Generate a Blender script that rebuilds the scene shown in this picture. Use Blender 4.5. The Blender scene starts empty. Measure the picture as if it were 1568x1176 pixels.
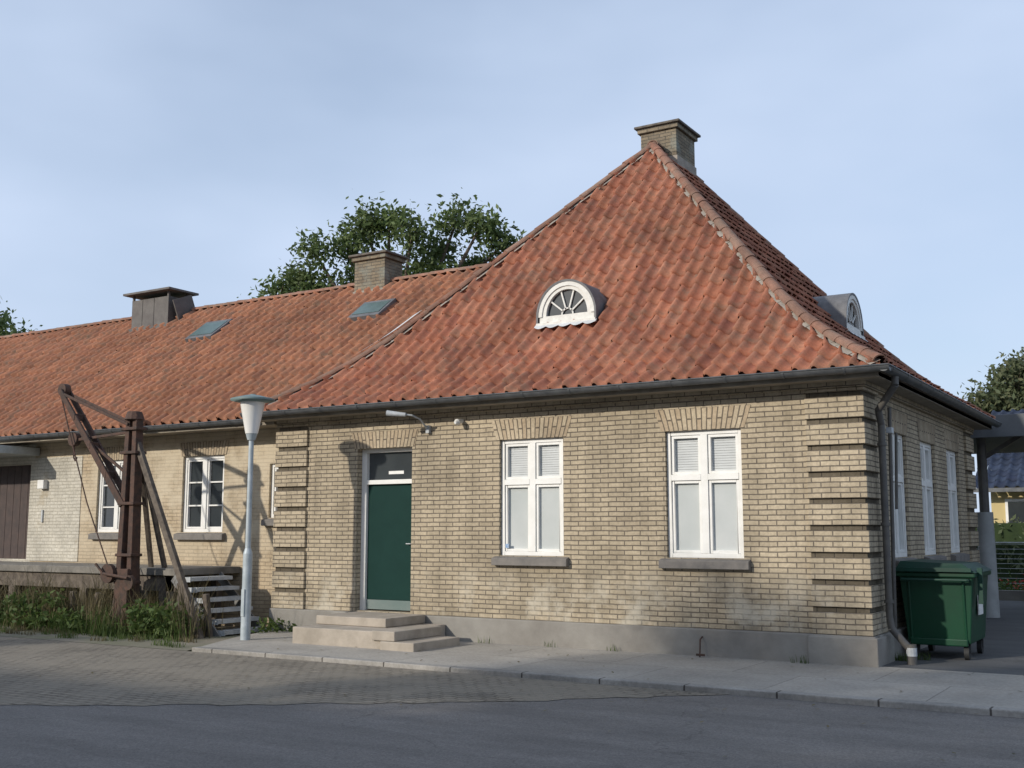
import bpy, math, random
import numpy as np
from mathutils import Vector, Matrix
random.seed(7); rng=np.random.default_rng(7)
scene=bpy.context.scene
# ---------------------------------------------------------------- helpers
def root(name):
    e=bpy.data.objects.new(name,None); scene.collection.objects.link(e); e.empty_display_size=.2; return e
class MB:
    def __init__(s): s.v=[];s.f=[];s.uv=[]
    def face(s,pts,uv=None):
        i=len(s.v); s.v+= [tuple(p) for p in pts]; s.f.append(tuple(range(i,i+len(pts))))
        if uv is None:
            n=Vector((0,0,0)); P=[Vector(p) for p in pts]
            for k in range(len(P)):
                a=P[k];b=P[(k+1)%len(P)]
                n+=Vector(((a.y-b.y)*(a.z+b.z),(a.z-b.z)*(a.x+b.x),(a.x-b.x)*(a.y+b.y)))
            ax,ay,az=abs(n.x),abs(n.y),abs(n.z)
            if ax>=ay and ax>=az: uv=[(p.y,p.z) for p in P]
            elif ay>=az: uv=[(p.x,p.z) for p in P]
            else: uv=[(p.x,p.y) for p in P]
        s.uv+=list(uv)
    def hexa(s,c):
        for q in ((0,3,2,1),(4,5,6,7),(0,1,5,4),(1,2,6,5),(2,3,7,6),(3,0,4,7)): s.face([c[i] for i in q])
    def box(s,x0,x1,y0,y1,z0,z1):
        if x0>x1:x0,x1=x1,x0
        if y0>y1:y0,y1=y1,y0
        s.hexa([(x0,y0,z0),(x1,y0,z0),(x1,y1,z0),(x0,y1,z0),(x0,y0,z1),(x1,y0,z1),(x1,y1,z1),(x0,y1,z1)])
    def beam(s,p0,p1,w,h,w1=None,h1=None,up=(0,0,1)):
        p0=Vector(p0);p1=Vector(p1);d=(p1-p0).normalized();u=Vector(up)
        if abs(d.dot(u))>.95:u=Vector((0,1,0))
        a=d.cross(u).normalized();b=a.cross(d).normalized();w1=w1 or w;h1=h1 or h
        c=[p0+a*(-w/2)+b*(-h/2),p0+a*(w/2)+b*(-h/2),p0+a*(w/2)+b*(h/2),p0+a*(-w/2)+b*(h/2),
           p1+a*(-w1/2)+b*(-h1/2),p1+a*(w1/2)+b*(-h1/2),p1+a*(w1/2)+b*(h1/2),p1+a*(-w1/2)+b*(h1/2)]
        s.hexa(c)
    def tube(s,p0,p1,r0,r1=None,n=12,caps=True):
        r1=r0 if r1 is None else r1
        p0=Vector(p0);p1=Vector(p1);d=(p1-p0).normalized();u=Vector((0,0,1))
        if abs(d.dot(u))>.95:u=Vector((1,0,0))
        a=d.cross(u).normalized();b=a.cross(d).normalized()
        A=[p0+(a*math.cos(2*math.pi*k/n)+b*math.sin(2*math.pi*k/n))*r0 for k in range(n)]
        B=[p1+(a*math.cos(2*math.pi*k/n)+b*math.sin(2*math.pi*k/n))*r1 for k in range(n)]
        for k in range(n):
            j=(k+1)%n; s.face([A[k],B[k],B[j],A[j]])
        if caps: s.face(A); s.face(B[::-1])
    def path(s,pts,r,n=10):
        for a,b in zip(pts[:-1],pts[1:]):
            s.tube(a,b,r,r,n)
    def obj(s,name,mat,parent=None,smooth=False,bevel=0,merge=False):
        me=bpy.data.meshes.new(name); me.from_pydata(s.v,[],s.f)
        ul=me.uv_layers.new(name='UVMap'); ul.data.foreach_set('uv',np.array(s.uv,dtype=np.float32).ravel())
        me.materials.append(mat)
        o=bpy.data.objects.new(name,me); scene.collection.objects.link(o)
        if parent: o.parent=parent
        if smooth or merge or bevel:
            import bmesh
            bm=bmesh.new();bm.from_mesh(me);bmesh.ops.remove_doubles(bm,verts=bm.verts,dist=1e-4)
            bmesh.ops.recalc_face_normals(bm,faces=bm.faces);bm.to_mesh(me);bm.free()
        if smooth:
            me.shade_smooth(); me.set_sharp_from_angle(angle=math.radians(40))
        if bevel:
            m=o.modifiers.new('b','BEVEL');m.width=bevel;m.segments=2;m.limit_method='ANGLE'
        return o
def raw_mesh(name,V,F,mat,parent=None,UV=None,smooth=False):
    me=bpy.data.meshes.new(name); V=np.asarray(V,dtype=np.float32);F=np.asarray(F,dtype=np.int32)
    nf,k=F.shape
    me.vertices.add(len(V));me.vertices.foreach_set('co',V.ravel())
    me.loops.add(nf*k);me.loops.foreach_set('vertex_index',F.ravel())
    me.polygons.add(nf);me.polygons.foreach_set('loop_start',np.arange(0,nf*k,k,dtype=np.int32))
    me.update(calc_edges=True)
    if UV is not None:
        ul=me.uv_layers.new(name='UVMap');ul.data.foreach_set('uv',np.asarray(UV,dtype=np.float32)[F.ravel()].ravel())
    if smooth: me.shade_smooth()
    me.materials.append(mat); me.validate()
    o=bpy.data.objects.new(name,me);scene.collection.objects.link(o)
    if parent:o.parent=parent
    return o
# ---------------------------------------------------------------- materials
def nodes(name):
    m=bpy.data.materials.new(name);m.use_nodes=True;nt=m.node_tree
    b=nt.nodes['Principled BSDF'];return m,nt,b
def nd(nt,t,**k):
    n=nt.nodes.new(t)
    for a,v in k.items(): setattr(n,a,v)
    return n
def ramp(nt,fac,stops):
    r=nd(nt,'ShaderNodeValToRGB');e=r.color_ramp.elements
    while len(e)<len(stops): e.new(.5)
    for i,(p,c) in enumerate(stops):
        e[i].position=p;e[i].color=(c[0],c[1],c[2],1) if hasattr(c,'__len__') else (c,c,c,1)
    nt.links.new(fac,r.inputs[0]);return r.outputs[0]
def noise(nt,vec,scale,detail=6,rough=.6):
    n=nd(nt,'ShaderNodeTexNoise');n.inputs['Scale'].default_value=scale;n.inputs['Detail'].default_value=detail
    n.inputs['Roughness'].default_value=rough;nt.links.new(vec,n.inputs['Vector']);return n.outputs['Fac']
def vscale(nt,vec,s,loc=(0,0,0)):
    mp=nd(nt,'ShaderNodeMapping');mp.inputs['Scale'].default_value=s;mp.inputs['Location'].default_value=loc;nt.links.new(vec,mp.inputs[0]);return mp.outputs[0]
def mix(nt,a,b,fac,mode='MIX'):
    m=nd(nt,'ShaderNodeMix',data_type='RGBA',blend_type=mode)
    for s,v in ((m.inputs[0],fac),(m.inputs[6],a),(m.inputs[7],b)):
        if hasattr(v,'links'): nt.links.new(v,s)
        elif isinstance(v,(int,float)): s.default_value=v if s==m.inputs[0] else (v,v,v,1)
        else: s.default_value=(v[0],v[1],v[2],1)
    return m.outputs[2]
def mk(name,c1,c2=None,scale=4,rough=.8,bump=0,bscale=30,metal=0,coat=0,lo=.35,hi=.65,spec=.5):
    m,nt,b=nodes(name);tc=nd(nt,'ShaderNodeTexCoord').outputs['Object']
    c2=c2 or tuple(x*.8 for x in c1)
    col=ramp(nt,noise(nt,tc,scale,8),[(lo,c1),(hi,c2)])
    nt.links.new(col,b.inputs['Base Color'])
    b.inputs['Roughness'].default_value=rough;b.inputs['Metallic'].default_value=metal;b.inputs['Coat Weight'].default_value=coat
    b.inputs['Specular IOR Level'].default_value=spec
    if bump:
        bp=nd(nt,'ShaderNodeBump');bp.inputs['Strength'].default_value=bump;bp.inputs['Distance'].default_value=.01
        nt.links.new(noise(nt,tc,bscale,6),bp.inputs['Height']);nt.links.new(bp.outputs[0],b.inputs['Normal'])
    return m
def brickmat(name,c1,c2,mort,w=.24,h=.0667,ms=.007,off=(0,-.35),stain=(.62,1.12),wash=None,washz=None,bump=.7,streak=0,warp=.018,low=None):
    m,nt,b=nodes(name);tc=nd(nt,'ShaderNodeTexCoord')
    mp=nd(nt,'ShaderNodeMapping');mp.inputs['Location'].default_value=(off[0],off[1],0);nt.links.new(tc.outputs['UV'],mp.inputs[0])
    wn=nd(nt,'ShaderNodeTexNoise');wn.inputs['Scale'].default_value=3.5;nt.links.new(mp.outputs[0],wn.inputs['Vector'])
    sb=nd(nt,'ShaderNodeVectorMath',operation='SUBTRACT');nt.links.new(wn.outputs['Color'],sb.inputs[0]);sb.inputs[1].default_value=(.5,.5,.5)
    sc=nd(nt,'ShaderNodeVectorMath',operation='SCALE');nt.links.new(sb.outputs[0],sc.inputs[0]);sc.inputs['Scale'].default_value=warp
    ad=nd(nt,'ShaderNodeVectorMath',operation='ADD');nt.links.new(mp.outputs[0],ad.inputs[0]);nt.links.new(sc.outputs[0],ad.inputs[1])
    br=nd(nt,'ShaderNodeTexBrick');br.inputs['Scale'].default_value=1;br.inputs['Brick Width'].default_value=w
    br.inputs['Row Height'].default_value=h;br.inputs['Mortar Size'].default_value=ms;br.inputs['Mortar Smooth'].default_value=.35
    br.inputs['Bias'].default_value=-.1
    for k,c in (('Color1',c1),('Color2',c2),('Mortar',mort)): br.inputs[k].default_value=(*c,1)
    nt.links.new(ad.outputs[0],br.inputs['Vector'])
    ob=tc.outputs['Object']
    big=ramp(nt,noise(nt,ob,.9,8,.65),[(.3,stain[0]),(.7,stain[1])])
    fine=ramp(nt,noise(nt,ob,22,5,.7),[(.25,.68),(.75,1.22)])
    c=mix(nt,br.outputs['Color'],big,1,'MULTIPLY');c=mix(nt,c,fine,.8,'MULTIPLY')
    if streak:
        st=ramp(nt,noise(nt,vscale(nt,ob,(3.5,3.5,.45)),1.0,7,.65),[(.32,1-streak),(.6,1.05)])
        c=mix(nt,c,st,1,'MULTIPLY')
    sp=nd(nt,'ShaderNodeSeparateXYZ');nt.links.new(ob,sp.inputs[0])
    if low:
        zr=nd(nt,'ShaderNodeMapRange');nt.links.new(sp.outputs['Z'],zr.inputs[0])
        zr.inputs[1].default_value=low[0];zr.inputs[2].default_value=low[1];zr.inputs[3].default_value=1;zr.inputs[4].default_value=0
        f=ramp(nt,noise(nt,ob,2.3,8,.7),[(.4,0),(.6,low[2])])
        mm=nd(nt,'ShaderNodeMath',operation='MULTIPLY');nt.links.new(f,mm.inputs[0]);nt.links.new(zr.outputs[0],mm.inputs[1])
        c=mix(nt,c,(.18,.155,.115),mm.outputs[0])
    if wash:
        f=ramp(nt,noise(nt,vscale(nt,ob,(1,1,1),(5,3,1)),1.6,8,.65),[(wash[1],0),(wash[2],1)])
        if washz:
            zr=nd(nt,'ShaderNodeMapRange');nt.links.new(sp.outputs['Z'],zr.inputs[0])
            zr.inputs[1].default_value=washz[0];zr.inputs[2].default_value=washz[1];zr.inputs[3].default_value=washz[2];zr.inputs[4].default_value=washz[3]
            mm=nd(nt,'ShaderNodeMath',operation='MULTIPLY');nt.links.new(f,mm.inputs[0]);nt.links.new(zr.outputs[0],mm.inputs[1]);f=mm.outputs[0]
        c=mix(nt,c,wash[0],f)
    nt.links.new(c,b.inputs['Base Color']);b.inputs['Roughness'].default_value=.9;b.inputs['Specular IOR Level'].default_value=.2
    inv=nd(nt,'ShaderNodeMath',operation='SUBTRACT');inv.inputs[0].default_value=1;nt.links.new(br.outputs['Fac'],inv.inputs[1])
    ns=nd(nt,'ShaderNodeMath',operation='MULTIPLY_ADD');nt.links.new(noise(nt,ob,35,5,.7),ns.inputs[0]);ns.inputs[1].default_value=.5;nt.links.new(inv.outputs[0],ns.inputs[2])
    bp=nd(nt,'ShaderNodeBump');bp.inputs['Strength'].default_value=bump;bp.inputs['Distance'].default_value=.012
    nt.links.new(ns.outputs[0],bp.inputs['Height']);nt.links.new(bp.outputs[0],b.inputs['Normal'])
    return m
def tilemat(name,cols,dirt=(.55,1.1),lich=.25):
    m,nt,b=nodes(name);tc=nd(nt,'ShaderNodeTexCoord')
    wn=nd(nt,'ShaderNodeTexWhiteNoise',noise_dimensions='2D');nt.links.new(tc.outputs['UV'],wn.inputs['Vector'])
    c=ramp(nt,wn.outputs['Value'],[(i/(len(cols)-1),x) for i,x in enumerate(cols)])
    ob=tc.outputs['Object']
    c=mix(nt,c,ramp(nt,noise(nt,ob,.8,7),[(.3,dirt[0]),(.7,dirt[1])]),1,'MULTIPLY')
    c=mix(nt,c,ramp(nt,noise(nt,vscale(nt,ob,(5,1.2,1.2)),1.0,6,.65),[(.35,.74),(.6,1.05)]),.8,'MULTIPLY')
    c=mix(nt,c,ramp(nt,noise(nt,ob,14,6,.7),[(.3,.72),(.7,1.15)]),.8,'MULTIPLY')
    c=mix(nt,c,(.15,.12,.09),ramp(nt,noise(nt,ob,3.2,10,.78),[(.48,0),(.72,lich*2)]))
    nt.links.new(c,b.inputs['Base Color']);b.inputs['Roughness'].default_value=.85;b.inputs['Specular IOR Level'].default_value=.25
    bp=nd(nt,'ShaderNodeBump');bp.inputs['Strength'].default_value=.3;bp.inputs['Distance'].default_value=.008
    nt.links.new(noise(nt,ob,30,6),bp.inputs['Height']);nt.links.new(bp.outputs[0],b.inputs['Normal'])
    return m
def leafmat(name,a,bb,c,scale=.8):
    m,nt,b=nodes(name);tc=nd(nt,'ShaderNodeTexCoord')
    wn=nd(nt,'ShaderNodeTexWhiteNoise',noise_dimensions='2D');nt.links.new(tc.outputs['UV'],wn.inputs['Vector'])
    col=ramp(nt,wn.outputs['Value'],[(0,a),(.5,bb),(1,c)])
    col=mix(nt,col,ramp(nt,noise(nt,tc.outputs['Object'],scale,4),[(.3,.6),(.7,1.25)]),1,'MULTIPLY')
    nt.links.new(col,b.inputs['Base Color']);b.inputs['Roughness'].default_value=.6;b.inputs['Specular IOR Level'].default_value=.3
    tr=nd(nt,'ShaderNodeBsdfTranslucent');nt.links.new(col,tr.inputs['Color'])
    ms=nd(nt,'ShaderNodeMixShader');ms.inputs[0].default_value=.35
    nt.links.new(b.outputs[0],ms.inputs[1]);nt.links.new(tr.outputs[0],ms.inputs[2])
    nt.links.new(ms.outputs[0],nt.nodes['Material Output'].inputs[0]);return m

M_brick=brickmat('yellow_brick',(.55,.46,.33),(.44,.365,.26),(.19,.16,.125),ms=.0085,wash=((.60,.55,.45),.5,.64),washz=(.6,1.15,.65,.0),streak=.2,low=(.9,1.5,.4),stain=(.74,1.1))
M_brick2=brickmat('old_limewashed_brick',(.54,.43,.29),(.43,.335,.22),(.26,.20,.145),wash=((.60,.52,.39),.34,.56),washz=(.9,1.7,.15,.8),bump=.5,streak=.15,stain=(.72,1.1))
M_brickw=brickmat('white_painted_brick',(.66,.62,.53),(.60,.56,.47),(.48,.44,.36),bump=.6,wash=((.38,.31,.21),.58,.72))
M_lint=brickmat('soldier_brick',(.48,.38,.265),(.56,.47,.34),(.18,.15,.115),ms=.009,off=(0,0),streak=.1)
M_groove=brickmat('shaded_groove_brick',(.16,.135,.10),(.13,.11,.08),(.07,.06,.05))  # brick colour darkened to stand in for shade in the quoin grooves
M_chim=brickmat('chimney_brick',(.33,.27,.19),(.23,.19,.14),(.16,.145,.12),wash=((.26,.27,.23),.5,.65),stain=(.5,1.05))
M_plinth=mk('plinth_render',(.31,.295,.265),(.20,.185,.165),1.6,.9,.5,18,lo=.3,hi=.7)
M_tile=tilemat('clay_pantile',[(.41,.155,.095),(.48,.20,.12),(.43,.165,.10),(.30,.115,.08),(.50,.23,.145),(.37,.14,.09)],dirt=(.66,1.1),lich=.42)
M_tile2=tilemat('old_pantile',[(.42,.185,.105),(.47,.215,.125),(.34,.15,.095),(.45,.20,.115)],dirt=(.68,1.1),lich=.5)
M_hip=tilemat('hip_tile',[(.38,.18,.12),(.32,.18,.13),(.36,.23,.17)],lich=.5)
M_mort=mk('grey_mortar',(.27,.235,.20),(.36,.32,.27),6,.95,.4)
M_white=mk('white_paint',(.82,.81,.78),(.74,.73,.69),5,.5)
M_gut=mk('zinc_gutter',(.07,.075,.08),(.12,.125,.13),6,.5,metal=.2)
M_pipe=mk('dark_downpipe',(.085,.08,.075),(.13,.12,.105),5,.55)
M_lead=mk('lead_sheet',(.10,.10,.105),(.16,.16,.165),5,.6,.3)
M_leadl=mk('light_lead_flashing',(.64,.65,.65),(.48,.49,.49),5,.6,.3)
M_sill=mk('slate_sill',(.22,.20,.18),(.15,.14,.13),6,.85,.4)
M_conc=mk('step_concrete',(.44,.385,.32),(.31,.27,.22),3,.9,.5,22)
M_green=mk('green_door_paint',(.006,.032,.027),(.008,.038,.032),3,.6,spec=.12)
M_brown=mk('brown_door',(.045,.03,.027),(.07,.045,.038),6,.7)
M_glass=mk('dark_glass',(.03,.036,.04),(.05,.057,.06),1,.06,spec=.8)
M_blind=mk('window_with_roller_blind',(.58,.60,.59),(.48,.51,.50),.9,.14,coat=.5)
M_slat=mk('venetian_blind',(.60,.62,.62),(.52,.54,.54),3,.3,coat=.4)
M_soff=mk('soffit_board',(.30,.26,.20),(.20,.17,.13),4,.8)
M_teal=mk('skylight_glass',(.07,.11,.105),(.10,.15,.14),3,.3,spec=.3)
M_post=mk('lamp_post_paint',(.46,.51,.54),(.34,.39,.41),6,.5,metal=.1)
M_opal=mk('opal_glass',(.84,.82,.78),(.80,.78,.73),3,.25,coat=.4)
M_cap=mk('lamp_cap_green',(.13,.20,.20),(.19,.25,.25),6,.6)
M_rust=mk('rusty_timber',(.105,.055,.038),(.05,.035,.028),9,.85,.6,22)
M_wood=mk('weathered_timber',(.17,.14,.11),(.08,.064,.052),9,.9,.6)
M_galv=mk('galvanised_steel',(.52,.54,.55),(.38,.40,.41),8,.55)
M_bin=mk('green_plastic',(.007,.060,.028),(.010,.045,.024),2,.45,spec=.35)
M_binlid=mk('green_plastic_lid',(.009,.055,.036),(.016,.045,.032),2,.5,spec=.35)
M_rub=mk('black_rubber',(.02,.02,.02),(.03,.03,.03),5,.7)
M_bark=mk('bark',(.13,.10,.07),(.08,.06,.045),8,.9,.6)
M_leaf=leafmat('tree_leaves',(.085,.125,.04),(.12,.17,.055),(.17,.215,.085))
M_leafd=leafmat('far_leaves',(.09,.12,.06),(.12,.145,.07),(.17,.17,.09),.3)
M_weed=leafmat('weed_leaves',(.06,.10,.025),(.09,.14,.035),(.14,.18,.06),2)
M_dry=leafmat('dry_grass',(.16,.13,.07),(.22,.18,.10),(.10,.10,.045),2)
def asphalt(name,base,dark):
    m,nt,b=nodes(name);ob=nd(nt,'ShaderNodeTexCoord').outputs['Object']
    c=ramp(nt,noise(nt,ob,.35,7,.6),[(.32,base),(.68,dark)])
    c=mix(nt,c,ramp(nt,noise(nt,ob,60,3,.8),[(.3,.55),(.7,1.5)]),.85,'MULTIPLY')
    c=mix(nt,c,ramp(nt,noise(nt,vscale(nt,ob,(.35,1.6,1)),1.3,8,.7),[(.3,.76),(.7,1.15)]),1,'MULTIPLY')
    c=mix(nt,c,ramp(nt,noise(nt,ob,4.5,6,.7),[(.28,.8),(.42,1.0)]),1,'MULTIPLY')
    vo=nd(nt,'ShaderNodeTexVoronoi',feature='DISTANCE_TO_EDGE');vo.inputs['Scale'].default_value=.22
    wv=nd(nt,'ShaderNodeTexNoise');wv.inputs['Scale'].default_value=1.5;wv.inputs['Detail'].default_value=5;nt.links.new(ob,wv.inputs['Vector'])
    av=nd(nt,'ShaderNodeVectorMath',operation='ADD');nt.links.new(ob,av.inputs[0]);nt.links.new(wv.outputs['Color'],av.inputs[1]);nt.links.new(av.outputs[0],vo.inputs['Vector'])
    c=mix(nt,c,ramp(nt,vo.outputs['Distance'],[(.0,.6),(.004,1)]),.6,'MULTIPLY')
    nt.links.new(c,b.inputs['Base Color']);b.inputs['Roughness'].default_value=.85;b.inputs['Specular IOR Level'].default_value=.3
    bp=nd(nt,'ShaderNodeBump');bp.inputs['Strength'].default_value=.6;bp.inputs['Distance'].default_value=.007
    nt.links.new(noise(nt,ob,70,4,.8),bp.inputs['Height']);nt.links.new(bp.outputs[0],b.inputs['Normal']);return m
M_asph=asphalt('asphalt',(.20,.185,.17),(.165,.153,.142))
M_asph2=asphalt('yard_asphalt',(.13,.13,.13),(.10,.10,.10))
M_dirt=mk('gravel_dirt',(.24,.21,.165),(.15,.15,.09),1.2,.95,.8,40)
M_grass=mk('grass_ground',(.07,.10,.03),(.13,.13,.06),.8,.95,.5,20)
M_pave=brickmat('pavement_concrete',(.41,.38,.335),(.37,.345,.305),(.28,.26,.23),w=1.6,h=1.25,ms=.01,off=(0,-11.35),stain=(.76,1.1),bump=.3)
M_kerb=brickmat('kerb_granite',(.38,.36,.33),(.34,.32,.29),(.10,.09,.08),w=1.0,h=3,ms=.012,off=(.3,1),bump=.4)
M_sett=brickmat('granite_setts',(.29,.255,.205),(.225,.20,.165),(.155,.135,.105),w=.17,h=.11,ms=.014,off=(0,0),stain=(.75,1.15),bump=.9,warp=.09,
                wash=((.255,.225,.18),.40,.6))
# ---------------------------------------------------------------- ground
def sheet(name,pts,z,mat):
    b=MB();b.face([(x,y,z) for x,y in pts]);return b.obj(name,mat)
sheet('ground',[(-500,-500),(500,-500),(500,500),(-500,500)],-.066,M_grass)
sheet('asphalt_road',[(-80,-40),(60,-40),(60,11.2),(-80,11.2)],-.058,M_asph)
arc=[(-4.3,11.2),(-5.0,10.55),(-5.7,9.9),(-6.5,9.25),(-7.6,8.4),(-8.8,7.55),(-10.2,6.7),(-13,5.4),(-18,4),(-30,2.5),(-60,2),(-60,11.2)]
ar2=[]
for (p,q) in zip(arc[:-2],arc[1:-1]):
    n=max(1,int(math.dist(p,q)/.22))
    for k in range(n): ar2.append((p[0]+(q[0]-p[0])*k/n+rng.normal(0,.05),p[1]+(q[1]-p[1])*k/n+rng.normal(0,.05) if not(p==arc[0] and k==0) else 11.2))
sheet('granite_setts_paving',(ar2+arc[-2:])[::-1],-.053,M_sett)
sheet('dirt_verge',[(-60,11.2),(-12.3,11.2),(-12.9,12.7),(-13.3,14.6),(-60,14.6)],-.049,M_dirt)
b=MB();b.face([(-12.2,11.36,0),(30,11.36,0),(30,14.0,0),(-13.3,14.0,0),(-12.85,12.7,0)])
b.face([(-12.2,11.36,-.11),(-12.2,11.36,0),(-12.85,12.7,0),(-12.85,12.7,-.11)]);b.face([(-12.85,12.7,-.11),(-12.85,12.7,0),(-13.3,14,0),(-13.3,14,-.11)])
b.obj('pavement',M_pave)
b=MB();b.box(-12.2,30,11.2,11.36,-.11,.004);b.obj('kerb',M_kerb,bevel=.012)
sheet('yard_asphalt',[(-3.5,14.0),(30,14.0),(30,29),(-3.5,29)],.0,M_asph2)
sheet('back_yard',[(-14,21),(-3.5,21),(-3.5,29),(-14,29)],-.004,M_asph2)
b=MB();b.face([(-2.2,21.3,.005),(30,21.3,.005),(30,21.42,.005),(-2.2,21.42,.005)]);b.obj('painted_road_line',M_white)
# ---------------------------------------------------------------- main house
HX0,HX1,HY0,HY1=-13.31,-3.56,14.0,21.6
H=root('brick_house')
def wall(mb,T,u0,u1,z0,z1,ops,rev):
    us=sorted({u0,u1,*[o[0] for o in ops],*[o[1] for o in ops]});zs=sorted({z0,z1,*[o[2] for o in ops],*[o[3] for o in ops]})
    for a,c in zip(us[:-1],us[1:]):
        for e,g in zip(zs[:-1],zs[1:]):
            um,zm=(a+c)/2,(e+g)/2
            if any(o[0]<um<o[1] and o[2]<zm<o[3] for o in ops): continue
            mb.face([T(a,0,e),T(c,0,e),T(c,0,g),T(a,0,g)])
    for (a,c,e,g) in ops:
        mb.face([T(a,0,e),T(a,0,g),T(a,rev,g),T(a,rev,e)]);mb.face([T(c,0,e),T(c,rev,e),T(c,rev,g),T(c,0,g)])
        mb.face([T(a,0,g),T(c,0,g),T(c,rev,g),T(a,rev,g)]);mb.face([T(a,0,e),T(a,rev,e),T(c,rev,e),T(c,0,e)])
TF=lambda u,d,z:(u,HY0+d,z)
TR=lambda u,d,z:(HX1-d,u,z)
TW=lambda u,d,z:(u,14.5+d,z)
def tbox(mb,T,u0,u1,d0,d1,z0,z1):
    p=T(u0,d0,z0);q=T(u1,d1,z1);mb.box(p[0],q[0],p[1],q[1],z0,z1)
wins_f=[(-8.88,-7.80,1.26,2.96),(-6.21,-5.13,1.26,2.96)]
door=(-11.60,-10.50,.37,2.93)
wins_r=[(15.35,16.38,1.26,2.96),(17.3,18.33,1.26,2.96),(19.28,20.31,1.26,2.96)]
ZT=3.5
b=MB();wall(b,TF,HX0,HX1,.35,ZT,wins_f+[door],.28);wall(b,TR,HY0,HY1,.35,ZT,wins_r,.28)
b.face([(HX0,HY1,.35),(HX0,HY0,.35),(HX0,HY0,ZT),(HX0,HY1,ZT)]);b.face([(HX1,HY1,.35),(HX0,HY1,.35),(HX0,HY1,ZT),(HX1,HY1,ZT)])
b.obj('walls',M_brick,H)
b=MB();b2=MB()
z=.352
while z<3.42:
    h=min(.268,3.395-z)
    b.box(-4.26,HX1+.045,HY0-.045,14.70,z,z+h);b.box(HX0-.045,-12.65,HY0-.045,14.7,z,z+h);b.box(-4.26,HX1+.045,20.9,HY1+.045,z,z+h)
    zz=z+h
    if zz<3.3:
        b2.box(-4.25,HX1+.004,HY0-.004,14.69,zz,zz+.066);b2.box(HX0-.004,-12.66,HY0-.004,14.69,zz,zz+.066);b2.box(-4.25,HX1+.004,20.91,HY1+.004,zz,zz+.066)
    z+=.3335
b.obj('quoins',M_brick,H,bevel=.008);b2.obj('quoin_grooves',M_groove,H)  # thin dark strips between the blocks paint in the groove shadow
b=MB()
b.box(HX0-.07,door[0]-.02,HY0-.07,HY0+.1,-.12,.35);b.box(door[1]+.02,HX1+.075,HY0-.07,HY0+.1,-.12,.35)
b.box(HX1-.1,HX1+.075,HY0+.1,HY1+.07,-.12,.35);b.box(door[0]-.02,door[1]+.02,HY0-.045,HY0+.28,-.12,.352)
b.box(HX0-.07,HX0+.1,HY0+.1,HY1,-.12,.35)
b.box(-4.30,HX1+.11,HY0-.11,14.72,-.12,.335)
b.obj('plinth',M_plinth,H,bevel=.015)
b=MB();b.box(HX0-.02,HX1+.07,HY0-.07,HY0+.1,3.40,3.50);b.box(HX1-.1,HX1+.07,HY0+.1,HY1,3.40,3.50);b.obj('cornice',M_brick,H)
def lintel(mb,T,u0,u1,z,h=.30,fl=.10,pr=.006):
    A=[T(u0-.05,-pr,z),T(u1+.05,-pr,z),T(u1+fl+.05,-pr,z+h),T(u0-fl-.05,-pr,z+h)]
    n=14
    for k in range(n):
        a=k/n;c=(k+1)/n;L=lambda p,q,t:tuple(p[i]+(q[i]-p[i])*t for i in range(3))
        ub=u0-.05+(u1-u0+.1)*a;uc=u0-.05+(u1-u0+.1)*c
        mb.face([L(A[0],A[1],a),L(A[0],A[1],c),L(A[3],A[2],c),L(A[3],A[2],a)],[(0.004,ub),(0.004,uc),(.236,uc),(.236,ub)])
b=MB()
for w in wins_f: lintel(b,TF,w[0],w[1],w[3])
lintel(b,TF,door[0],door[1],door[3],.27,.08)
for w in wins_r: lintel(b,TR,w[0],w[1],w[3])
b.obj('soldier_course_lintels',M_lint,H)
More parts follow.
